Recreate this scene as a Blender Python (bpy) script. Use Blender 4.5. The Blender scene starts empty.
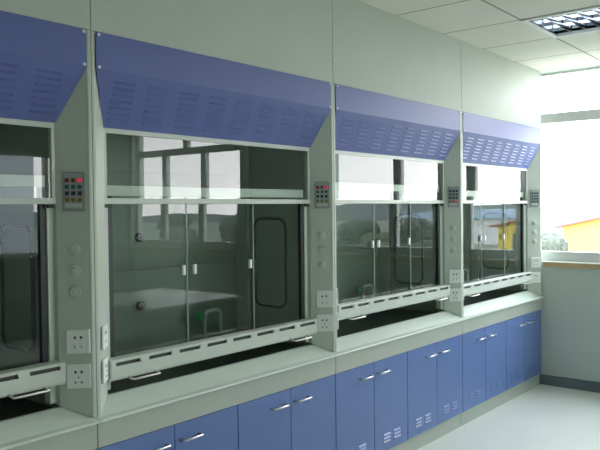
import bpy, bmesh, math, random
from mathutils import Vector, Matrix
random.seed(7)
SC = bpy.context.scene
COL = SC.collection

# ------------------------------------------------------------------ materials
def new_mat(name):
    m = bpy.data.materials.new(name); m.use_nodes = True
    nt = m.node_tree
    return m, nt, nt.nodes['Principled BSDF'], nt.nodes['Material Output']

def paint(name, col, rough=.45, metal=0.0, spec=.5, var=.04, scale=6.0, bump=0.0, coat=0.0):
    """painted / plastic / metal surface with a faint procedural unevenness"""
    m, nt, b, out = new_mat(name)
    b.inputs['Roughness'].default_value = rough
    b.inputs['Metallic'].default_value = metal
    b.inputs['Specular IOR Level'].default_value = spec
    b.inputs['Coat Weight'].default_value = coat
    tc = nt.nodes.new('ShaderNodeTexCoord')
    nz = nt.nodes.new('ShaderNodeTexNoise'); nz.inputs['Scale'].default_value = scale
    nz.inputs['Detail'].default_value = 4
    nt.links.new(tc.outputs['Object'], nz.inputs['Vector'])
    mr = nt.nodes.new('ShaderNodeMapRange')
    mr.inputs['To Min'].default_value = 1 - var; mr.inputs['To Max'].default_value = 1 + var
    nt.links.new(nz.outputs['Fac'], mr.inputs['Value'])
    mx = nt.nodes.new('ShaderNodeVectorMath'); mx.operation = 'SCALE'
    mx.inputs[0].default_value = col
    nt.links.new(mr.outputs['Result'], mx.inputs['Scale'])
    nt.links.new(mx.outputs['Vector'], b.inputs['Base Color'])
    if bump:
        bp = nt.nodes.new('ShaderNodeBump'); bp.inputs['Strength'].default_value = bump
        bp.inputs['Distance'].default_value = .002
        n2 = nt.nodes.new('ShaderNodeTexNoise'); n2.inputs['Scale'].default_value = scale * 30
        nt.links.new(tc.outputs['Object'], n2.inputs['Vector'])
        nt.links.new(n2.outputs['Fac'], bp.inputs['Height'])
        nt.links.new(bp.outputs['Normal'], b.inputs['Normal'])
    return m

def glass_mat(name, tint, ior, refl_tint=(1, 1, 1)):
    """thin pane: fresnel mirror over a lightly tinted clear sheet"""
    m, nt, b, out = new_mat(name)
    nt.nodes.remove(b)
    fr = nt.nodes.new('ShaderNodeFresnel')
    ge = nt.nodes.new('ShaderNodeNewGeometry'); mi = nt.nodes.new('ShaderNodeMapRange')   # same mirror strength from both sides
    mi.inputs['To Min'].default_value = ior; mi.inputs['To Max'].default_value = 1 / ior
    nt.links.new(ge.outputs['Backfacing'], mi.inputs['Value']); nt.links.new(mi.outputs['Result'], fr.inputs['IOR'])
    tr = nt.nodes.new('ShaderNodeBsdfTransparent'); tr.inputs['Color'].default_value = (*tint, 1)
    gl = nt.nodes.new('ShaderNodeBsdfGlossy'); gl.inputs['Roughness'].default_value = 0.0
    gl.inputs['Color'].default_value = (*refl_tint, 1)
    mx = nt.nodes.new('ShaderNodeMixShader')
    nt.links.new(fr.outputs[0], mx.inputs[0])
    nt.links.new(tr.outputs[0], mx.inputs[1]); nt.links.new(gl.outputs[0], mx.inputs[2])
    nt.links.new(mx.outputs[0], out.inputs[0])
    return m

def grid_mat(name, col, line, step, off, width, rough):
    """square tiles with thin joint lines, from the real x and y of the surface"""
    m, nt, b, out = new_mat(name)
    b.inputs['Roughness'].default_value = rough
    tc = nt.nodes.new('ShaderNodeTexCoord'); sp = nt.nodes.new('ShaderNodeSeparateXYZ')
    nt.links.new(tc.outputs['Object'], sp.inputs[0])
    def N(op, a, bb):
        n = nt.nodes.new('ShaderNodeMath'); n.operation = op
        for k, v in enumerate((a, bb)):
            if v is None: continue
            if isinstance(v, (int, float)): n.inputs[k].default_value = v
            else: nt.links.new(v, n.inputs[k])
        return n.outputs[0]
    ds = []
    for k in (0, 1):
        t = N('SUBTRACT', sp.outputs[k], off[k]); t = N('DIVIDE', t, step); t = N('ADD', t, 100.5)
        t = N('FRACT', t, None); t = N('SUBTRACT', t, .5); t = N('ABSOLUTE', t, None)
        ds.append(t)
    d = N('MINIMUM', ds[0], ds[1]); f = N('LESS_THAN', d, width / step / 2)
    nz = nt.nodes.new('ShaderNodeTexNoise'); nz.inputs['Scale'].default_value = 3.0; nz.inputs['Detail'].default_value = 5
    nt.links.new(tc.outputs['Object'], nz.inputs['Vector'])
    cr = nt.nodes.new('ShaderNodeValToRGB')
    cr.color_ramp.elements[0].color = (*[c * .93 for c in col], 1); cr.color_ramp.elements[1].color = (*col, 1)
    nt.links.new(nz.outputs['Fac'], cr.inputs[0])
    mx = nt.nodes.new('ShaderNodeMix'); mx.data_type = 'RGBA'
    nt.links.new(f, mx.inputs['Factor']); nt.links.new(cr.outputs[0], mx.inputs['A'])
    mx.inputs['B'].default_value = (*line, 1)
    nt.links.new(mx.outputs['Result'], b.inputs['Base Color'])
    return m

M = {}
M['grey'] = paint('grey_enamel', (.54, .605, .53), .38)
M['greyd'] = paint('grey_enamel_edge', (.63, .69, .62), .35)
M['panel'] = paint('wall_panel_enamel', (.55, .60, .54), .58, var=.05, scale=3)
M['blue'] = paint('blue_enamel', (.115, .158, .415), .46, var=.07, scale=9)
M['bluedoor'] = paint('blue_door_enamel', (.135, .215, .47), .36, var=.05)
M['top'] = paint('worktop_resin', (.70, .79, .71), .28, var=.05)
M['apron'] = paint('apron_enamel', (.47, .52, .455), .42)
M['liner'] = paint('liner_board', (.29, .35, .29), .45, var=.1, scale=4)
M['linerlight'] = paint('liner_light', (.38, .44, .39), .45)
M['intfloor'] = paint('dark_ceramic', (.035, .04, .037), .35)
M['rubber'] = paint('black_rubber', (.015, .018, .017), .5)
M['gasket'] = paint('grey_gasket', (.03, .036, .034), .5)
M['black'] = paint('seal_black', (.012, .016, .020), .4)
M['white'] = paint('white_plastic', (.90, .94, .91), .35)
M['slot'] = paint('socket_slots_rail_shade', (.07, .08, .075), .5)  # socket slots, and the painted shade inside the hand rail slots
M['chrome'] = paint('brushed_steel', (.72, .72, .70), .28, metal=.85)
M['pull'] = paint('pull_wire_steel', (.78, .74, .72), .32, metal=.4)
M['panelface'] = paint('keypad_face', (.38, .41, .41), .35)
M['panelrim'] = paint('keypad_rim', (.20, .23, .22), .4)
M['cap'] = paint('knob_caps', (.56, .63, .55), .3)
M['red'] = paint('button_red', (.20, .015, .02), .35)
M['teal'] = paint('button_teal', (.015, .12, .13), .35)
M['navy'] = paint('button_navy', (.012, .025, .05), .35)
M['olive'] = paint('button_olive', (.22, .19, .03), .35)
m, nt, b, o = new_mat('button_red_lit'); b.inputs['Base Color'].default_value = (.7, .03, .06, 1)
b.inputs['Emission Color'].default_value = (1, .06, .10, 1); b.inputs['Emission Strength'].default_value = .35
M['redlit'] = m
M['tapwhite'] = paint('tap_white', (.62, .68, .64), .3)
M['green'] = paint('tap_green', (.02, .30, .08), .35)
M['steelfaint'] = paint('knob_blue_grey', (.03, .055, .075), .4)
M['ceil'] = grid_mat('ceiling_tiles', (.84, .81, .73), (.32, .29, .22), .6, (2.745, -.53), .013, .8)
M['floor'] = paint('floor_resin', (.81, .83, .76), .34, var=.05, scale=2.5)
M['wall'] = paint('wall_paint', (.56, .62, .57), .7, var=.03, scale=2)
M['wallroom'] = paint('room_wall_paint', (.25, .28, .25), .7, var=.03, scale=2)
M['base'] = paint('skirting_grey', (.13, .17, .19), .45)
M['frame'] = paint('window_aluminium', (.68, .70, .67), .45)
M['sill'] = paint('sill_stone', (.66, .66, .62), .4)
M['silledge'] = paint('sill_wood_edge', (.60, .42, .24), .45)
M['lampwhite'] = paint('lamp_frame_white', (.80, .82, .80), .4)
M['reflector'] = paint('lamp_reflector', (.62, .68, .80), .12, metal=1.0)
m, nt, b, o = new_mat('lamp_tube'); b.inputs['Base Color'].default_value = (.95, .95, .95, 1)
b.inputs['Emission Color'].default_value = (.95, 1, 1, 1); b.inputs['Emission Strength'].default_value = 1.3
M['tube'] = m
M['glass'] = glass_mat('sash_glass', (.80, .87, .83), 1.52)
M['glass2'] = glass_mat('fixed_glass', (.86, .91, .88), 1.56)
M['glassedge'] = paint('glass_edge_green', (.36, .50, .44), .15)
M['wglass'] = glass_mat('window_glass', (.95, .97, .96), 1.45)
M['benchtop'] = paint('bench_top_white', (.72, .74, .72), .3)
M['benchbody'] = paint('bench_body', (.11, .14, .15), .5)
M['ground'] = paint('ground_grass', (.15, .17, .12), .95, var=.35, scale=.05)
M['road'] = paint('pale_concrete', (.34, .32, .29), .9, var=.1, scale=.2)
M['yellow'] = paint('yellow_render', (.60, .47, .095), .8, var=.05, scale=.5)
M['roofred'] = paint('red_roof', (.25, .09, .07), .7)
M['roofblue'] = paint('pale_blue_roof', (.34, .46, .58), .6)
M['factory'] = paint('factory_wall', (.60, .62, .62), .8)
M['blockwall'] = paint('dimming_block_wall', (.40, .43, .46), .85, var=.06, scale=.3)
M['winDark'] = paint('far_window_glass', (.06, .08, .10), .3)
M['leaf'] = paint('tree_leaves', (.085, .10, .08), .9, var=.4, scale=1.2)
M['leaf2'] = paint('tree_leaves_olive', (.115, .125, .09), .9, var=.4, scale=1.2)
M['bark'] = paint('tree_bark', (.12, .10, .08), .9)
M['hill'] = paint('hill_haze', (.21, .235, .245), 1.0, var=.08, scale=.02)

# ------------------------------------------------------------------ mesh helpers
def quad(bm, pts, mi=0):
    vs = [bm.verts.new(p) for p in pts]
    f = bm.faces.new(vs); f.material_index = mi
    return f

def box(bm, x0, x1, y0, y1, z0, z1, mi=0, bev=0.0):
    c = [(x0, y0, z0), (x1, y0, z0), (x1, y1, z0), (x0, y1, z0), (x0, y0, z1), (x1, y0, z1), (x1, y1, z1), (x0, y1, z1)]
    v = [bm.verts.new(p) for p in c]
    fs = [bm.faces.new([v[i] for i in idx]) for idx in ((0, 3, 2, 1), (4, 5, 6, 7), (0, 1, 5, 4), (1, 2, 6, 5), (2, 3, 7, 6), (3, 0, 4, 7))]
    for f in fs: f.material_index = mi
    if bev:
        es = list({e for f in fs for e in f.edges})
        r = bmesh.ops.bevel(bm, geom=es, offset=bev, segments=2, affect='EDGES', profile=.5)
        for f in r['faces']: f.material_index = mi

def obox(bm, c, ax, ay, az, sx, sy, sz, mi=0, bev=0.0):
    """oriented box: centre c, unit axes, full sizes"""
    b2 = bmesh.new(); box(b2, -sx/2, sx/2, -sy/2, sy/2, -sz/2, sz/2, mi, bev)
    mat = Matrix((ax, ay, az)).transposed().to_4x4(); mat.translation = c
    b2.transform(mat); merge(bm, b2)

def merge(bm, b2):
    me = bpy.data.meshes.new('t'); b2.to_mesh(me); b2.free(); bm.from_mesh(me); bpy.data.meshes.remove(me)

def tube(bm, pts, r, n=8, mi=0, cap=True, smooth=True):
    pts = [Vector(p) for p in pts]; rings = []
    t0 = (pts[1] - pts[0]).normalized()
    ref = Vector((0, 0, 1)) if abs(t0.z) < .9 else Vector((1, 0, 0))
    a = t0.cross(ref).normalized()
    for i, p in enumerate(pts):
        if i == 0: t = pts[1] - pts[0]
        elif i == len(pts) - 1: t = pts[-1] - pts[-2]
        else: t = (pts[i + 1] - p).normalized() + (p - pts[i - 1]).normalized()
        t.normalize(); a = (a - t * a.dot(t)).normalized(); bb = t.cross(a)
        rr = r[i] if isinstance(r, (list, tuple)) else r
        rings.append([bm.verts.new(p + (a * math.cos(k * 2 * math.pi / n) + bb * math.sin(k * 2 * math.pi / n)) * rr) for k in range(n)])
    for i in range(len(rings) - 1):
        for k in range(n):
            f = bm.faces.new([rings[i][k], rings[i][(k + 1) % n], rings[i + 1][(k + 1) % n], rings[i + 1][k]])
            f.material_index = mi; f.smooth = smooth
    if cap:
        bm.faces.new(rings[0][::-1]).material_index = mi; bm.faces.new(rings[-1]).material_index = mi

def arc(c, u, v, r, a0, a1, n):
    return [Vector(c) + Vector(u) * r * math.cos(a0 + (a1 - a0) * i / n) + Vector(v) * r * math.sin(a0 + (a1 - a0) * i / n) for i in range(n + 1)]

def prism(bm, poly, x0, x1, mi=0):
    """poly of (y, z) extruded along x"""
    a = [bm.verts.new((x0, y, z)) for y, z in poly]; b2 = [bm.verts.new((x1, y, z)) for y, z in poly]
    n = len(poly)
    for i in range(n):
        bm.faces.new([a[i], a[(i + 1) % n], b2[(i + 1) % n], b2[i]]).material_index = mi
    bm.faces.new(a[::-1]).material_index = mi; bm.faces.new(b2).material_index = mi

def disc(bm, c, nrm, r, h, n=20, mi=0, dome=.0):
    nrm = Vector(nrm).normalized(); c = Vector(c)
    pts = [c, c + nrm * h * .75, c + nrm * h]
    tube(bm, pts, [r, r, r * .82], n, mi)

def obj(name, bm, mats, parent=None, recalc=True):
    if recalc: bmesh.ops.recalc_face_normals(bm, faces=bm.faces)
    me = bpy.data.meshes.new(name); bm.to_mesh(me); bm.free()
    for k in (mats if isinstance(mats, (list, tuple)) else [mats]): me.materials.append(M[k])
    o = bpy.data.objects.new(name, me); COL.objects.link(o)
    if parent is not None: o.parent = parent
    return o

def thing(name, label, cat, loc=(0, 0, 0), group=None):
    o = bpy.data.objects.new(name, None); COL.objects.link(o); o.location = loc; o.empty_display_size = .1
    return tag(o, label, cat, group)

def tag(o, label, cat, group=None):
    o['label'] = label; o['category'] = cat
    if group: o['group'] = group
    return o

def struct(name, bm, mats, parent=None):
    o = obj(name, bm, mats, parent)
    if parent is None: o['kind'] = 'structure'
    return o

def copy_tree(o, parent=None):
    c = o.copy(); COL.objects.link(c)
    if parent is not None: c.parent = parent
    for ch in list(o.children): copy_tree(ch, c)
    return c

# ------------------------------------------------------------------ fume hood (local origin: left seam, front plane, floor)
W = 1.5; HT = 2.215; CR = 2.079; CB = 1.872; D = .08; FL = .02; IN = .105
def sill_z(y): return .774 + .050 * max(0, min(y, D)) / D

def build_hood():
    root = thing('fume_hood', '', 'fume hood')
    # outer shell: sides, back, top
    bm = bmesh.new()
    box(bm, .003, .012, .012, .80, .86, HT); box(bm, W - .012, W - .003, .012, .80, .86, HT)
    box(bm, .012, W - .012, .788, .80, .86, HT); box(bm, .012, W - .012, .004, .788, HT - .01, HT)
    obj('outer_shell', bm, 'grey', root)
    # front posts, splayed inwards
    def post(s):
        bm = bmesh.new()
        P = [(.0015, .0), (FL - .008, .0), (FL - .003, .0014), (FL, .0055), (IN, D), (IN, .12), (.094, .12), (.094, .088), (.0015, .02)]
        ps = [((x if s < 0 else W - x), y) for x, y in P]
        lo = [bm.verts.new((x, y, sill_z(y) + .004)) for x, y in ps]; hi = [bm.verts.new((x, y, HT)) for x, y in ps]
        n = len(ps)
        for i in range(n): bm.faces.new([lo[i], lo[(i + 1) % n], hi[(i + 1) % n], hi[i]])
        bm.faces.new(lo[::-1]); bm.faces.new(hi)
        return obj('post', bm, 'grey', root)
    pl, pr = post(-1), post(1)
    # splayed face frame: direction across (u), normal (n)
    L = math.hypot(IN - FL, D)
    def face(s):
        u = Vector(((-1 if s > 0 else 1) * (IN - FL) / L, D / L, 0))      # seam -> sash
        n = Vector(((-1 if s > 0 else 1) * D / L, -(IN - FL) / L, 0))
        o = Vector(((W - FL) if s > 0 else FL, 0, 0))
        return o, u, n
    Z = Vector((0, 0, 1))
    for s in (-1, 1):
        o, u, n = face(s)
        for zc, kind in ((1.065, 0), (.937, 1)):
            c = o + u * (L * (.40 if s > 0 else .50)) + Z * zc
            bm = bmesh.new(); obox(bm, c + n * .004, u, n, Z, .086, .008, .090, 0, .003)
            so = obj('power_socket', bm, 'white', root)
            holes = [(-.011, .016, .008, .010), (.011, .016, .008, .010)]
            holes += [(0, -.004, .005, .005), (-.011, -.022, .006, .007), (.011, -.022, .006, .007)] if kind else [(-.012, -.018, .003, .010), (.012, -.018, .003, .010)]
            for du, dz, w, h in holes:
                bm = bmesh.new(); obox(bm, c + u * du + Z * dz + n * .0082, u, n, Z, w, .001, h)
                obj('socket_slot', bm, 'slot', so)
    o, u, n = face(1)
    # keypad
    bm = bmesh.new(); c = o + u * (L * .46) + Z * 1.620
    obox(bm, c + n * .003, u, n, Z, .078, .006, .142, 0, .002)
    for dz in (-.0695, .0695): obox(bm, c + n * .0064 + Z * dz, u, n, Z, .078, .001, .003, 1)
    for du in (-.0375, .0375): obox(bm, c + n * .0064 + u * du, u, n, Z, .003, .001, .142, 1)
    obox(bm, c + n * .0064 + Z * -.052, u, n, Z, .058, .001, .014, 2)
    kp = obj('control_panel', bm, ['panelface', 'panelrim', 'cap'], root)
    rows = ['red', 'teal', 'navy', 'olive']
    for r in range(4):
        for k in range(3):
            bm = bmesh.new()
            obox(bm, c + u * (.023 * (1 - k)) + Z * (.041 - .024 * r) + n * .008, u, n, Z, .015, .005, .015, 0, .002)
            obj('button', bm, 'redlit' if (r == 0 and k == 2) else rows[r], kp)
    # three round service caps
    for zc in (1.405, 1.327, 1.25):
        bm = bmesh.new(); disc(bm, o + u * (L * .47) + Z * zc, n, .021, .004)
        disc(bm, o + u * (L * .47) + Z * zc + n * .0035, n, .011, .003)
        obj('service_knob', bm, 'cap', root)
    # canopy: upright fascia and louvred slope
    bm = bmesh.new(); e = .0025
    sl = Vector((0, D, CB - CR)); SL = sl.length; sd = sl.normalized(); sn = Vector((0, (CB - CR), -D)).normalized()
    if sn.y > 0: sn = -sn
    x0, x1 = FL, W - FL
    A = [(x0, -e, HT), (x1, -e, HT), (x1, -e, CR), (x0, -e, CR)]; quad(bm, A)
    quad(bm, [(x0, -e, CR), (x1, -e, CR), (W - IN + .002, D - e, CB), (IN - .002, D - e, CB)])
    quad(bm, [(x0, -e, HT), (x1, -e, HT), (x1, .01, HT), (x0, .01, HT)])
    quad(bm, [(IN - .002, D - e, CB), (W - IN + .002, D - e, CB), (W - IN + .002, D + .012, CB), (IN - .002, D + .012, CB)])
    pitch = .168; lw = .100
    for ci in range(8):
        xc = .75 + (ci - 3.5) * pitch
        for ri in range(7):
            s0 = .036 + ri * .0245
            base = Vector((xc, -e, CR)) + sd * s0
            h = .0055; t = .0075
            p = [base + Vector((-lw/2, 0, 0)), base + Vector((lw/2, 0, 0)),
                 base + Vector((lw/2 - .002, 0, 0)) + sd * t + sn * h, base + Vector((-lw/2 + .002, 0, 0)) + sd * t + sn * h,
                 base + Vector((-lw/2, 0, 0)) + sd * t, base + Vector((lw/2, 0, 0)) + sd * t]
            v = [bm.verts.new(q) for q in p]
            for idx in ((0, 1, 2, 3), (0, 3, 4), (1, 5, 2), (3, 2, 5, 4)): bm.faces.new([v[i] for i in idx])
    cn = obj('canopy', bm, 'blue', root, recalc=False)
    for x in (FL + .012, W - FL - .012):
        for z in (CR + .006, HT - .010):
            bm = bmesh.new(); disc(bm, (x, -.003, z), (0, -1, 0), .0065, .004, 12); obj('screw', bm, 'white', cn)
    # fixed upper light
    X0, X1 = IN, W - IN
    bm = bmesh.new()
    box(bm, X0, X1, .080, .100, 1.574, 1.597, 0, .002)
    box(bm, X0, X1, .082, .100, 1.853, 1.878)
    box(bm, X0, X0 + .014, .082, .100, 1.597, 1.853); box(bm, X1 - .014, X1, .082, .100, 1.597, 1.853)
    uf = obj('upper_frame', bm, 'greyd', root)
    bm = bmesh.new(); quad(bm, [(X0 + .014, .090, 1.597), (X1 - .014, .090, 1.597), (X1 - .014, .090, 1.853), (X0 + .014, .090, 1.853)])
    obj('upper_glass', bm, 'glass2', uf)
    # side tracks and dark seals
    for s in (-1, 1):
        f = (lambda a: a) if s < 0 else (lambda a: W - a)
        bm = bmesh.new(); a, b2 = sorted((f(X0), f(X0 + .028))); box(bm, a, b2, .098, .135, .838, 1.574, 0, .002)
        obj('sash_track', bm, 'greyd', root)
        bm = bmesh.new(); a, b2 = sorted((f(X0 + .002), f(X0 + .030))); box(bm, a, b2, .084, .098, 1.560, 1.573, 0, .002)
        obj('sash_stop', bm, 'rubber', root)
    # sliding sash (rises and falls): top rail, glass, hand rail
    bm = bmesh.new()
    box(bm, X0 + .0285, X1 - .0285, .104, .120, 1.606, 1.648, 0, .002)
    sash = obj('sash', bm, 'greyd', root)
    for xa in (X0 + .0285, X1 - .0525):
        bm = bmesh.new(); box(bm, xa, xa + .024, .104, .124, .962, 1.606); obj('sash_stile', bm, 'black', sash)
    edges = [X0 + .050, .553, .982, X1 - .050]
    for k in range(3):
        y = .112 if k != 1 else .118
        a, b2 = edges[k] - (.0 if k != 1 else .012), edges[k + 1] + (.0 if k != 1 else .012)
        bm = bmesh.new(); quad(bm, [(a, y, .960), (b2, y, .960), (b2, y, 1.606), (a, y, 1.606)])
        for xe in ([b2] if k == 0 else [a] if k == 2 else []):
            box(bm, xe - .002, xe + .002, y - .003, y + .003, .960, 1.606, 1)
        obj('sliding_pane', bm, ['glass', 'glassedge'], sash)
    for xh in (.525, .590, .950):
        bm = bmesh.new(); box(bm, xh - .008, xh + .008, .096, .1105, 1.262, 1.306, 0, .003); obj('pane_handle', bm, 'white', sash)
    # hand rail with eight air slots
    bm = bmesh.new(); yf = .046; zt, zb = .965, .879; rx0, rx1 = .100, W - .100
    ss = (rx1 - rx0) / 8; cuts = []
    xs = [rx0]
    for k in range(8): xs += [rx0 + ss * (k + .13), rx0 + ss * (k + .87)]
    xs.append(rx1)
    zs = [.900, .938, .953, zt - .004]
    for i in range(len(xs) - 1):
        for j in range(3):
            if j == 1 and i % 2 == 1:
                # slot: inner lips, and a dark plate behind as painted shade
                a, b2, c0, c1 = xs[i], xs[i + 1], zs[1], zs[2]
                for q in ([(a, c0), (b2, c0)], [(a, c1), (b2, c1)]):
                    quad(bm, [(q[0][0], yf, q[0][1]), (q[1][0], yf, q[1][1]), (q[1][0], yf + .006, q[1][1]), (q[0][0], yf + .006, q[0][1])])
                quad(bm, [(a, yf + .012, c0 - .006), (b2, yf + .012, c0 - .006), (b2, yf + .012, c1 + .006), (a, yf + .012, c1 + .006)], 1)
                continue
            quad(bm, [(xs[i], yf, zs[j]), (xs[i + 1], yf, zs[j]), (xs[i + 1], yf, zs[j + 1]), (xs[i], yf, zs[j + 1])])
    prof = [(yf, .900)] + [(yf + .022 - .022 * math.cos(t), .900 - .021 * math.sin(t)) for t in [math.pi / 2 * k / 5 for k in range(1, 6)]] + [(.100, zb)]
    back = [(.100, zb), (.100, zt), (yf + .004, zt), (yf, zt - .004)]
    for ch in (prof, back):
        for (ya, za), (yb, zb2) in zip(ch[:-1], ch[1:]):
            f = quad(bm, [(rx0, ya, za), (rx1, ya, za), (rx1, yb, zb2), (rx0, yb, zb2)]); f.smooth = ch is prof
    ring = prof + back[1:]
    for x in (rx0, rx1): bm.faces.new([bm.verts.new((x, y, z)) for y, z in ring])
    obj('hand_rail', bm, ['greyd', 'slot'], sash)
    for xc in (.250, W - .250):
        bm = bmesh.new(); h = .068; zz = .884
        pts = [(xc - h, .058, zz + .004), (xc - h, .034, zz)] + [(xc - h + .010 - .010 * math.cos(t), .026 - .012 * math.sin(t), zz - .002) for t in (.4, 1.0, 1.5)]
        pts += [(xc + h - .010 + .010 * math.cos(t), .026 - .012 * math.sin(t), zz - .002) for t in (1.5, 1.0, .4)] + [(xc + h, .034, zz), (xc + h, .058, zz + .004)]
        tube(bm, pts, .0042, 8); obj('pull_handle', bm, 'pull', sash)
    # liner
    bm = bmesh.new(); a, b2, y0, y1, z0, z1 = .098, W - .098, .137, .62, .806, 2.10
    quad(bm, [(a, y1, z0), (b2, y1, z0), (b2, y1, z1), (a, y1, z1)])
    quad(bm, [(a, y0, z0), (a, y1, z0), (a, y1, z1), (a, y0, z1)]); quad(bm, [(b2, y0, z0), (b2, y1, z0), (b2, y1, z1), (b2, y0, z1)])
    quad(bm, [(a, y0 - .02, z1), (b2, y0 - .02, z1), (b2, y1, z1), (a, y1, z1)])
    ln = obj('liner', bm, 'liner', root, recalc=False)
    for z in (.82, 1.27, 1.73):                                     # baffle boards on the back
        bm = bmesh.new(); box(bm, a + .06, b2 - .06, .596, .608, z + .01, min(z + .43, 2.09)); obj('baffle', bm, 'liner', root)
    for (xa, xb) in ((a + .002, a + .026), (b2 - .026, b2 - .002)):
        bm = bmesh.new(); box(bm, xa, xb, .53, .618, .812, 2.09); obj('corner_baffle', bm, 'linerlight', root)
    bm = bmesh.new(); box(bm, a + .001, b2 - .001, .102, .619, .800, .812); obj('inner_floor', bm, 'intfloor', root)
    # access panel with rubber gasket on the right inner wall (and its mirror on the left)
    for xw, sg in ((b2, -1), (a, 1)):
        bm = bmesh.new(); yc, zc, hy, hz, r = .372, 1.250, .115, .245, .05; pts = []
        for cy, cz, a0 in ((yc + hy - r, zc + hz - r, 0), (yc - hy + r, zc + hz - r, 90), (yc - hy + r, zc - hz + r, 180), (yc + hy - r, zc - hz + r, 270)):
            pts += [(xw + sg * .004, cy + r * math.cos(math.radians(a0 + t)), cz + r * math.sin(math.radians(a0 + t))) for t in (0, 22.5, 45, 67.5, 90)]
        pts.append(pts[0]); tube(bm, pts, .008, 8, cap=False)
        ap = obj('access_panel', bm, 'gasket', root)
    # cup sink tap, and two dark baffle knobs
    bm = bmesh.new(); x0, x1, zt2 = 1.045, 1.160, 1.005
    pts = [(x0, .53, .812), (x0, .53, zt2 - .03)] + [(x0 + .03 - .03 * math.cos(t), .53, zt2 - .03 + .03 * math.sin(t)) for t in (.5, 1.05, 1.57)]
    pts += [(x1 - .03 + .03 * math.cos(t), .53, zt2 - .03 + .03 * math.sin(t)) for t in (1.57, 1.05, .5)] + [(x1, .53, zt2 - .03), (x1, .53, .90), (x1, .53, .875)]
    tube(bm, pts, [.009] * (len(pts) - 2) + [.011, .008], 10)
    tp = obj('gooseneck_tap', bm, 'tapwhite', root)
    bm = bmesh.new(); tube(bm, [(x0 - .03, .53, .985), (x0 - .005, .53, .985)], .010, 8)
    tube(bm, [(x0 - .048, .53, .962), (x0 - .048, .53, 1.008)], .020, 10); obj('tap_knob', bm, 'green', tp)
    bm = bmesh.new(); tube(bm, [(x1, .53, .812), (x1, .53, .820), (x1, .53, .815)], [.055, .055, .04], 18, cap=False); obj('cup_sink', bm, 'tapwhite', tp)
    for zc in (1.415, 1.075):
        bm = bmesh.new(); disc(bm, (.668, .596, zc), (0, -1, 0), .024, .02, 18); disc(bm, (.668, .578, zc), (0, -1, 0), .010, .008, 12)
        obj('baffle_knob', bm, 'steelfaint', root)
    return root

hood = build_hood()
hood_labels = [
    'grey and blue fume hood cut off by the left edge of the photo',
    'widest looking grey and blue fume hood, whole front seen, second from the left',
    'grey and blue fume hood mirroring white sky and dark trees, third from the left',
    'farthest and narrowest looking fume hood, next to the bright window, glass mirroring a yellow building']
lift = [.031, 0.0, .046, .022]
hoods = []
for i in range(4):
    h = hood if i == 0 else copy_tree(hood)
    hoods.append(h)
for i, h in enumerate(hoods):
    h.location = ((i - 1) * W, 0, 0); h['label'] = hood_labels[i]; h['group'] = 'row of fume hoods'
    for ch in h.children:
        if ch.name.startswith('sash') and not ch.name.startswith(('sash_track', 'sash_stop')): ch.location.z = lift[i]
        if ch.name.startswith('control_panel'):
            for k, bt in enumerate(sorted(ch.children, key=lambda q: q.name)):
                r, c = divmod(k, 3)
                mat = None
                if i == 2: mat = 'redlit' if (r, c) == (3, 2) else 'navy' if r == 0 else None
                if i == 3: mat = 'red' if (r, c) == (0, 2) else 'navy' if r in (0, 3) else None
                if mat:
                    bt.data = bt.data.copy(); bt.data.materials[0] = M[mat]

# ------------------------------------------------------------------ worktops
bm = bmesh.new()
nose = [(.78, .757), (-.018, .757), (-.0225, .759), (-.024, .763), (-.0225, .767), (-.018, .7690), (0, sill_z(0) - .001), (D, sill_z(D) - .001), (.096, sill_z(D) - .001), (.096, .799), (.78, .799)]
prism(bm, nose, .0015, W - .0015)
wt = obj('worktop', bm, 'top')
wl = ['pale grey worktop cut off by the left photo edge, below the leftmost fume hood',
      'longest pale grey worktop with rounded front edge, below the second hood from the left',
      'pale grey worktop with rounded front edge, below the third hood from the left',
      'brightest, farthest pale worktop, below the hood next to the window']
for i in range(4):
    o = wt if i == 0 else copy_tree(wt)
    o.location = ((i - 1) * W, 0, 0); tag(o, wl[i], 'worktop', 'worktops of the fume hoods')

# ------------------------------------------------------------------ base cabinets
def build_cabinet():
    root = thing('base_cabinet', '', 'cabinet')
    DT, DB = .655, .104
    bm = bmesh.new(); box(bm, .002, W - .002, .022, .78, .104, .7565); obj('carcass', bm, 'apron', root)
    bm = bmesh.new(); box(bm, .002, W - .002, .0, .022, DT + .003, .7530, 0, .001); obj('apron', bm, 'apron', root)
    bm = bmesh.new(); box(bm, .002, W - .002, .020, .76, 0, DB - .001); obj('plinth', bm, 'apron', root)
    for k in range(4):
        a, b2 = k * W / 4 + (.0025 if k % 2 == 0 else .0018), (k + 1) * W / 4 - (.0025 if k % 2 else .0018)
        bm = bmesh.new(); box(bm, a, b2, .002, .0215, DB, DT, 0, .0015)
        xc = (k + .5) * W / 4
        for cx in (xc - .058, xc + .058):
            for zc in (.205, .184, .163):
                p = [(cx - .037, .002, zc + .004), (cx + .037, .002, zc + .004), (cx + .035, -.005, zc - .005), (cx - .035, -.005, zc - .005), (cx - .037, .002, zc - .006), (cx + .037, .002, zc - .006)]
                v = [bm.verts.new(q) for q in p]
                for idx in ((0, 1, 2, 3), (0, 3, 4), (1, 5, 2), (3, 2, 5, 4)): bm.faces.new([v[i] for i in idx])
        d = obj('door', bm, 'bluedoor', root)
        hx = (b2 - .094) if k % 2 == 0 else (a + .082)
        bm = bmesh.new(); r = .050; z = .586
        tube(bm, [(hx - r, .002, z), (hx - r, -.020, z), (hx - r + .004, -.026, z), (hx + r - .004, -.026, z), (hx + r, -.020, z), (hx + r, .002, z)], .0055, 8)
        obj('handle', bm, 'chrome', d)
    return root
cab = build_cabinet()
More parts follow.
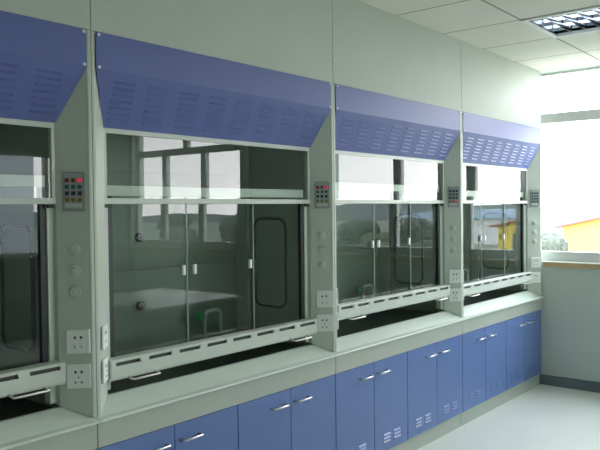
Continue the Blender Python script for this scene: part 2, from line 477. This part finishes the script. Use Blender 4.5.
cl = ['blue door base cabinet at the bottom left corner, almost wholly outside the photo',
      'blue four door base cabinet under the second hood, its bottom cut by the photo edge',
      'blue four door base cabinet below the third hood from the left',
      'farthest blue four door base cabinet, ending at the window wall skirting']
for i in range(4):
    o = cab if i == 0 else copy_tree(cab)
    o.location = ((i - 1) * W, 0, 0); o['label'] = cl[i]; o['group'] = 'base cabinets under the fume hoods'

# ------------------------------------------------------------------ closure panels above the hoods
ZC = 2.706
bm = bmesh.new(); box(bm, .0015, W - .0015, .0, .03, HT + .001, ZC - .001, 0, .0015); box(bm, .02, W - .02, .03, .06, HT + .03, HT + .06)
cp = obj('closure_panel', bm, 'panel')
bm = bmesh.new(); disc(bm, (.010, .0, HT + .125), (0, -1, 0), .0065, .004, 12); obj('screw', bm, 'white', cp)
pls = ['grey closure panel over the leftmost hood, at the top left corner', 'grey closure panel over the second hood from the left, below the ceiling',
       'grey closure panel over the third hood from the left', 'whitish closure panel over the farthest hood, beside the bright window']
for i in range(4):
    o = cp if i == 0 else copy_tree(cp)
    o.location = ((i - 1) * W, 0, 0); tag(o, pls[i], 'panel', 'closure panels above the fume hoods')

# ------------------------------------------------------------------ room shell
XL, XR, YF, YB = -4.6, 4.53, -5.55, .82; WT = .2
bm = bmesh.new(); quad(bm, [(XL, YF, 0), (XR, YF, 0), (XR, YB, 0), (XL, YB, 0)]); quad(bm, [(XL, YF, -.2), (XL, YB, -.2), (XR, YB, -.2), (XR, YF, -.2)])
struct('floor', bm, 'floor')
LX0, LX1, LY0, LY1 = 2.745, 3.335, -1.72, -.53
bm = bmesh.new()
for x0, x1, y0, y1 in ((XL, LX0, YF, YB), (LX1, XR, YF, YB), (LX0, LX1, YF, LY0), (LX0, LX1, LY1, YB)):
    box(bm, x0, x1, y0, y1, ZC, ZC + .02)
struct('ceiling', bm, 'ceil')
bm = bmesh.new(); box(bm, XL, XR + WT, YB, YB + .1, -.2, ZC + .3); struct('wall_back', bm, 'wall')
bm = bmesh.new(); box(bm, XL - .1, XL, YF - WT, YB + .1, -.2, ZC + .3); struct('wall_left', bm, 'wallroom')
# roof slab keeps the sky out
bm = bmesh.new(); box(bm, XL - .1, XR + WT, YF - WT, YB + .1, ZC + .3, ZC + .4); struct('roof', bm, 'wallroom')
# window wall (right end)
SZ = 1.045
W1 = (-2.15, .30); W2 = (-5.50, -3.45)
bm = bmesh.new()
box(bm, XR, XR + WT, YF - WT, YB, -.2, SZ); box(bm, XR, XR + WT, YF - WT, YB, ZC, ZC + .3)
box(bm, XR, XR + WT, W2[1], W1[0], SZ, ZC); box(bm, XR, XR + WT, W1[1], YB, SZ, ZC); box(bm, XR, XR + WT, YF - WT, W2[0], SZ, ZC)
struct('wall_right', bm, 'wall')
# opposite wall with one window, plus an added unseen opening for fill light
W3 = (1.9, 3.85); WFILL = (-3.0, -2.1); W3z = (1.0, 2.28)
bm = bmesh.new()
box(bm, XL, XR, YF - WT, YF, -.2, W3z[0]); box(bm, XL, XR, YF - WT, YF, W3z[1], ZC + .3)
box(bm, XL, WFILL[0], YF - WT, YF, *W3z); box(bm, WFILL[1], W3[0], YF - WT, YF, *W3z); box(bm, W3[1], XR, YF - WT, YF, *W3z)
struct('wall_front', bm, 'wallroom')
def window(name, y0, y1, z0, z1, mul, umul, label):
    bm = bmesh.new(); xa, xb = XR + .08, XR + .14; f = .05
    box(bm, xa, xb, y0, y1, z0, z0 + .11); box(bm, xa, xb, y0, y1, z1 - .02, z1)
    box(bm, xa, xb, y0, y0 + f, z0, z1); box(bm, xa, xb, y1 - f, y1, z0, z1)
    box(bm, xa - .01, xb + .005, y0, y1, 2.27, 2.355, 0, .004)
    for m in mul: box(bm, xa, xb, m - .045, m + .045, z0 + .06, 2.27)
    for m in umul: box(bm, xa, xb, m - .045, m + .045, 2.355, z1 - f)
    o = struct(name, bm, 'frame'); o['label'] = label
    bm = bmesh.new(); x = XR + .11; quad(bm, [(x, y0 + f, z0 + .06), (x, y1 - f, z0 + .06), (x, y1 - f, z1 - .02), (x, y0 + f, z1 - .02)])
    obj('glass', bm, 'wglass', o)
window('window_1', *W1, SZ, ZC, (-.53, -1.33), (-1.05,), 'wide overexposed window at the far end beside the last hood')
window('window_2', *W2, SZ, ZC, (-4.92, -4.17), (-4.50,), 'second window of the far end wall, seen mirrored in the hood glass')
for nm, (xa, xb), mul in (('window_3', W3, (2.6, 3.30)), ('added_fill_window', WFILL, ())):  # the last one is added behind the camera to fill the left side
    bm = bmesh.new(); yy = YF - .12; f = .05
    box(bm, xa, xb, yy, yy + .06, W3z[0], W3z[0] + f); box(bm, xa, xb, yy, yy + .06, W3z[1] - f, W3z[1])
    for m in (xa + .025, *mul, xb - .025): box(bm, m - .03, m + .03, yy, yy + .06, *W3z)
    w3 = struct(nm, bm, 'frame')
    bm = bmesh.new(); quad(bm, [(xa, yy + .03, W3z[0]), (xb, yy + .03, W3z[0]), (xb, yy + .03, W3z[1]), (xa, yy + .03, W3z[1])]); obj('glass', bm, 'wglass', w3)
for n, (y0, y1) in enumerate((W1, W2)):
    bm = bmesh.new(); box(bm, XR - .025, XR + .08, y0, min(y1, -.005), SZ + .001, SZ + .026, 0); box(bm, XR - .029, XR - .025, y0, min(y1, -.005), SZ - .020, SZ + .020, 1)
    struct('trim_%d' % (n + 1), bm, ['sill', 'silledge'])
bm = bmesh.new(); box(bm, XR - .014, XR, YF, .80, 0, .086, 0, .002); struct('baseboard_right', bm, 'base')
bm = bmesh.new(); box(bm, XL, XR - .014, YF, YF + .014, 0, .086, 0, .002); struct('baseboard_front', bm, 'base')

# ------------------------------------------------------------------ recessed louvre light
t = thing('ceiling_light', 'square cornered recessed louvred fluorescent light in the tiled ceiling', 'ceiling light', ((LX0 + LX1) / 2, (LY0 + LY1) / 2, ZC))
hx, hy = (LX1 - LX0) / 2, (LY1 - LY0) / 2
bm = bmesh.new(); fw = .030
box(bm, -hx, hx, -hy, -hy + fw, -.010, .008); box(bm, -hx, hx, hy - fw, hy, -.010, .008)
box(bm, -hx, -hx + fw, -hy + fw, hy - fw, -.010, .008); box(bm, hx - fw, hx, -hy + fw, hy - fw, -.010, .008)
obj('frame', bm, 'lampwhite', t)
bm = bmesh.new(); gx, gy = hx - fw, hy - fw; zt = .085
n = 3; cw = 2 * gx / n
for k in range(n):                                                 # three parabolic troughs
    xa = -gx + k * cw
    pr = [(xa + cw * s,   .030 + (zt - .030) * (1 - abs(2 * s - 1) ** 2.2)) for s in [i / 12 for i in range(13)]]
    for (x0, z0), (x1, z1) in zip(pr[:-1], pr[1:]):
        f = quad(bm, [(x0, -gy, z0), (x1, -gy, z1), (x1, gy, z1), (x0, gy, z0)]); f.smooth = True
for y in (-gy, gy): quad(bm, [(-gx, y, 0), (gx, y, 0), (gx, y, zt), (-gx, y, zt)])
obj('reflector', bm, 'reflector', t, recalc=False)
bm = bmesh.new(); nb = 12
for k in range(1, nb):
    y = -gy + 2 * gy * k / nb
    v = [(-gx, y - .005, .028), (gx, y - .005, .028), (gx, y, .002), (-gx, y, .002)]; quad(bm, v)
    quad(bm, [(-gx, y + .005, .028), (gx, y + .005, .028), (gx, y, .002), (-gx, y, .002)])
obj('louvre_blades', bm, 'reflector', t)
for k in range(3):
    xc = -gx + cw * (k + .5); bm = bmesh.new(); tube(bm, [(xc, -gy + .01, .046), (xc, gy - .01, .046)], .015, 12); obj('fluorescent_tube', bm, 'tube', t)
bm = bmesh.new(); box(bm, -hx + .002, hx - .002, -hy + .002, hy - .002, .095, .105); obj('housing', bm, 'lampwhite', t)

# ------------------------------------------------------------------ island bench, seen mirrored in the glass
t = thing('island_bench', 'white topped bench mirrored faintly in the glass of the second hood', 'bench', (2.40, -2.35, 0))
bm = bmesh.new(); box(bm, -.50, .50, -.55, .55, .77, .80, 0, .006); obj('bench_top', bm, 'benchtop', t)
bm = bmesh.new(); box(bm, -.46, .46, -.50, .50, .10, .7695); box(bm, -.44, .44, -.46, .46, 0, .10); obj('carcass', bm, 'benchbody', t)
for s in (-1, 1):
    for k in range(2):
        bm = bmesh.new(); a = -.458 + k * .460; box(bm, a, a + .456, min(s * .5005, s * .518), max(s * .5005, s * .518), .11, .76, 0, .002); d = obj('door', bm, 'benchbody', t)
        bm = bmesh.new(); hx = a + (.36 if k == 0 else .10); tube(bm, [(hx - .05, s * .518, .70), (hx - .05, s * .54, .70), (hx + .05, s * .54, .70), (hx + .05, s * .518, .70)], .005, 6); obj('handle', bm, 'chrome', d)

# ------------------------------------------------------------------ outdoors
GZ = -4.0
bm = bmesh.new(); quad(bm, [(8, -400, GZ), (500, -400, GZ), (500, 300, GZ), (8, 300, GZ)]); quad(bm, [(-100, -400, GZ), (8, -400, GZ), (8, -9, GZ), (-100, -9, GZ)])
g = obj('ground', bm, 'ground'); g['kind'] = 'structure'
bm = bmesh.new(); box(bm, 40, 52, -90, 60, GZ, GZ + .04); g = obj('road', bm, 'road'); g['kind'] = 'structure'
t = thing('warehouse', 'yellow walled building with red roof edge outside the window', 'building', (60, 0, GZ))
bm = bmesh.new(); y0, y1, yr = -24.5, 18.8, -2.8; e, rg = 3.8, 8.6
for x in (0, 16):
    vs = [bm.verts.new(p) for p in ((x, y0, 0), (x, y1, 0), (x, y1, e), (x, yr, rg), (x, y0, e))]; bm.faces.new(vs)
quad(bm, [(0, y0, 0), (16, y0, 0), (16, y0, e), (0, y0, e)]); quad(bm, [(0, y1, 0), (16, y1, 0), (16, y1, e), (0, y1, e)])
obj('wall', bm, 'yellow', t)
bm = bmesh.new()
for ya in (y0 - .6, y1 + .6):
    ez = e - .12
    for q in ([(-.5, ya, ez), (16.5, ya, ez), (16.5, yr, rg), (-.5, yr, rg)],): 
        p = q; top = [(x, y, z + .16) for x, y, z in q]
        a = [bm.verts.new(v) for v in p]; b2 = [bm.verts.new(v) for v in top]
        for i in range(4): bm.faces.new([a[i], a[(i + 1) % 4], b2[(i + 1) % 4], b2[i]])
        bm.faces.new(a[::-1]); bm.faces.new(b2)
obj('roof', bm, 'roofred', t)
for y in (-22.3, -18, -12, -6, 1, 7, 13):
    bm = bmesh.new(); box(bm, -.06, -.002, y - .8, y + .8, 1.7, 3.2); obj('window', bm, 'winDark', t)
t = thing('factory_shed', 'long pale factory shed with light blue roof, mirrored in the farthest hood', 'building', (98, -46, GZ))
bm = bmesh.new(); box(bm, 0, 20, -13, 20, 0, 3.9); obj('wall', bm, 'factory', t)
bm = bmesh.new(); prism(bm, [(-13.5, 3.9), (20.5, 3.9), (20.5, 4.1), (12, 5.2), (-5, 5.2), (-13.5, 4.1)], -.5, 20.5); obj('roof', bm, 'roofblue', t)

t = thing('added_dimming_block', 'plain pale grey building added across the yard to dim the side windows, mirrored in the leftmost hood', 'building', (-4, -20, GZ))  # added block, cuts the sky light through the opposite wall
bm = bmesh.new(); box(bm, -14, 15.5, -8, 0, 0, 15); obj('wall', bm, 'blockwall', t)
for x in range(-12, 15, 3):
    for z in (1.2, 4.6, 8.0, 11.4):
        bm = bmesh.new(); box(bm, x - .8, x + .8, .002, .05, z, z + 1.6); obj('window', bm, 'winDark', t)
bm = bmesh.new(); box(bm, -14.4, 15.9, -8.4, .4, 15.001, 15.4); obj('roof', bm, 'factory', t)

def make_tree(h, r, leaf, seed):
    rnd = random.Random(seed)
    root = thing('tree', '', 'tree')
    bm = bmesh.new()
    tube(bm, [(0, 0, 0), (.05, 0, h * .3), (0, .05, h * .62)], [.16, .12, .06], 8); obj('trunk', bm, 'bark', root)
    bm = bmesh.new()
    for k in range(16):
        a = rnd.uniform(0, 6.28); rr = r * math.sqrt(rnd.random()) * .75; z = h * rnd.uniform(.38, .9)
        rad = r * rnd.uniform(.32, .52) * (1.15 - .4 * abs(z / h - .6))
        b2 = bmesh.new(); bmesh.ops.create_icosphere(b2, subdivisions=3, radius=rad)
        for v in b2.verts:
            n = v.co.normalized(); v.co *= 1 + .16 * math.sin(n.x * 9 + k) * math.sin(n.y * 8 + 2 * k) + .10 * rnd.uniform(-1, 1)
        b2.transform(Matrix.Translation((rr * math.cos(a), rr * math.sin(a), z))); merge(bm, b2)
    obj('crown', bm, leaf, root)
    return root
protos = [make_tree(4.6, 2.0, 'leaf', 1), make_tree(3.6, 1.9, 'leaf2', 2)]
used = [0, 0]
spots = [(56, -31, 1.0, 0), (55, -34.5, .85, 1), (57, -38, .95, 0), (55, -42, .9, 1), (50, -30, .7, 1), (58, -46, 1.0, 0), (56, -51, .9, 1), (60, -58, 1.05, 0),
         (57, -64, .95, 1), (62, -71, 1.1, 0), (58, -78, 1.0, 1), (64, -86, 1.1, 0), (50, 16.9, .80, 0), (52, -27.5, .6, 0), (70, -94, 1.1, 1)]
for x, y, s, k in spots:
    o = protos[k] if not used[k] else copy_tree(protos[k]); used[k] = 1
    o.location = (x, y, GZ); o.scale = (s, s * 1.1, s); o.rotation_euler.z = x * y
    if y > 0: o['label'] = 'pale hazy tree outside the window, left of the yellow building'
    else: o['label'] = ['dark green tree outdoors, mirrored in the hood glass', 'olive green tree outdoors, mirrored in the hood glass'][k]; o['group'] = ['dark green trees outdoors', 'olive green trees outdoors'][k]
bm = bmesh.new(); prev = None
for k in range(61):                                                # distant hills
    a = math.radians(-80 + 130 * k / 60); R = 330
    h = 5.5 + 3.0 * math.sin(k * .33) + 1.8 * math.sin(k * .9 + 1)
    cur = [bm.verts.new((R * math.cos(a), R * math.sin(a), GZ)), bm.verts.new((R * math.cos(a), R * math.sin(a), GZ + h)), bm.verts.new(((R + 60) * math.cos(a), (R + 60) * math.sin(a), GZ))]
    if prev:
        for i, j in ((0, 1), (1, 2)): bm.faces.new([prev[i], cur[i], cur[j], prev[j]])
    prev = cur
g = obj('hills', bm, 'hill'); g['kind'] = 'structure'

# ------------------------------------------------------------------ sky and light
w = bpy.data.worlds.new('overcast_sky'); SC.world = w; w.use_nodes = True; nt = w.node_tree
bg = nt.nodes['Background']
tc = nt.nodes.new('ShaderNodeTexCoord'); sp = nt.nodes.new('ShaderNodeSeparateXYZ'); nt.links.new(tc.outputs['Generated'], sp.inputs[0])
cr = nt.nodes.new('ShaderNodeValToRGB'); cr.color_ramp.elements[0].position = .0; cr.color_ramp.elements[1].position = .7
cr.color_ramp.elements[0].color = (.98, .97, .98, 1); cr.color_ramp.elements[1].color = (.80, .88, 1.0, 1)
nt.links.new(sp.outputs[2], cr.inputs[0])
nz = nt.nodes.new('ShaderNodeTexNoise'); nz.inputs['Scale'].default_value = 5; nz.inputs['Detail'].default_value = 6
nt.links.new(tc.outputs['Generated'], nz.inputs['Vector'])
mr = nt.nodes.new('ShaderNodeMapRange'); mr.inputs['From Min'].default_value = .3; mr.inputs['From Max'].default_value = .7; mr.inputs['To Min'].default_value = .88; mr.inputs['To Max'].default_value = 1.08
nt.links.new(nz.outputs['Fac'], mr.inputs['Value'])
vm = nt.nodes.new('ShaderNodeVectorMath'); vm.operation = 'SCALE'; nt.links.new(cr.outputs[0], vm.inputs[0]); nt.links.new(mr.outputs[0], vm.inputs['Scale'])
nt.links.new(vm.outputs[0], bg.inputs['Color'])
bg.inputs['Strength'].default_value = 12.0

def portal(name, loc, rot, sx, sy):
    l = bpy.data.lights.new(name, 'AREA'); l.shape = 'RECTANGLE'; l.size = sx; l.size_y = sy; l.cycles.is_portal = True
    o = bpy.data.objects.new(name, l); COL.objects.link(o); o.location = loc; o.rotation_euler = rot
zc, hz = (SZ + ZC) / 2, ZC - SZ
portal('window_portal', (XR + .19, sum(W1) / 2, zc), (0, math.pi / 2, 0), hz, W1[1] - W1[0])
portal('window_portal', (XR + .19, sum(W2) / 2, zc), (0, math.pi / 2, 0), hz, W2[1] - W2[0])
portal('window_portal', (sum(W3) / 2, YF - .19, sum(W3z) / 2), (math.pi / 2, 0, 0), W3[1] - W3[0], W3z[1] - W3z[0])

portal('window_portal', (sum(WFILL) / 2, YF - .19, sum(W3z) / 2), (math.pi / 2, 0, 0), WFILL[1] - WFILL[0], W3z[1] - W3z[0])  # portal of the added fill opening

# ------------------------------------------------------------------ camera
cx, cy, cz, yaw, pit, rol, fpx = -1.55455, -2.26167, 1.54487, .685745, -.0220225, -.0110253, 708.85
f = Vector((math.cos(yaw) * math.cos(pit), math.sin(yaw) * math.cos(pit), math.sin(pit)))
r0 = Vector((math.sin(yaw), -math.cos(yaw), 0)); u0 = r0.cross(f)
r = r0 * math.cos(rol) + u0 * math.sin(rol); u = -r0 * math.sin(rol) + u0 * math.cos(rol)
cam = bpy.data.cameras.new('camera'); cam.sensor_width = 36; cam.lens = fpx * 36 / 600; cam.clip_start = .05; cam.clip_end = 1000
co = bpy.data.objects.new('camera', cam); COL.objects.link(co)
mw = Matrix((r, u, -f)).transposed().to_4x4(); mw.translation = (cx, cy, cz); co.matrix_world = mw
SC.camera = co
SC.view_settings.view_transform = 'Standard'; SC.view_settings.look = 'None'; SC.view_settings.exposure = 0; SC.view_settings.gamma = 1
SC.cycles.max_bounces = 16; SC.cycles.diffuse_bounces = 8; SC.cycles.glossy_bounces = 6; SC.cycles.transparent_max_bounces = 24
SC.cycles.sample_clamp_indirect = 12
SC.cycles.use_denoising = True
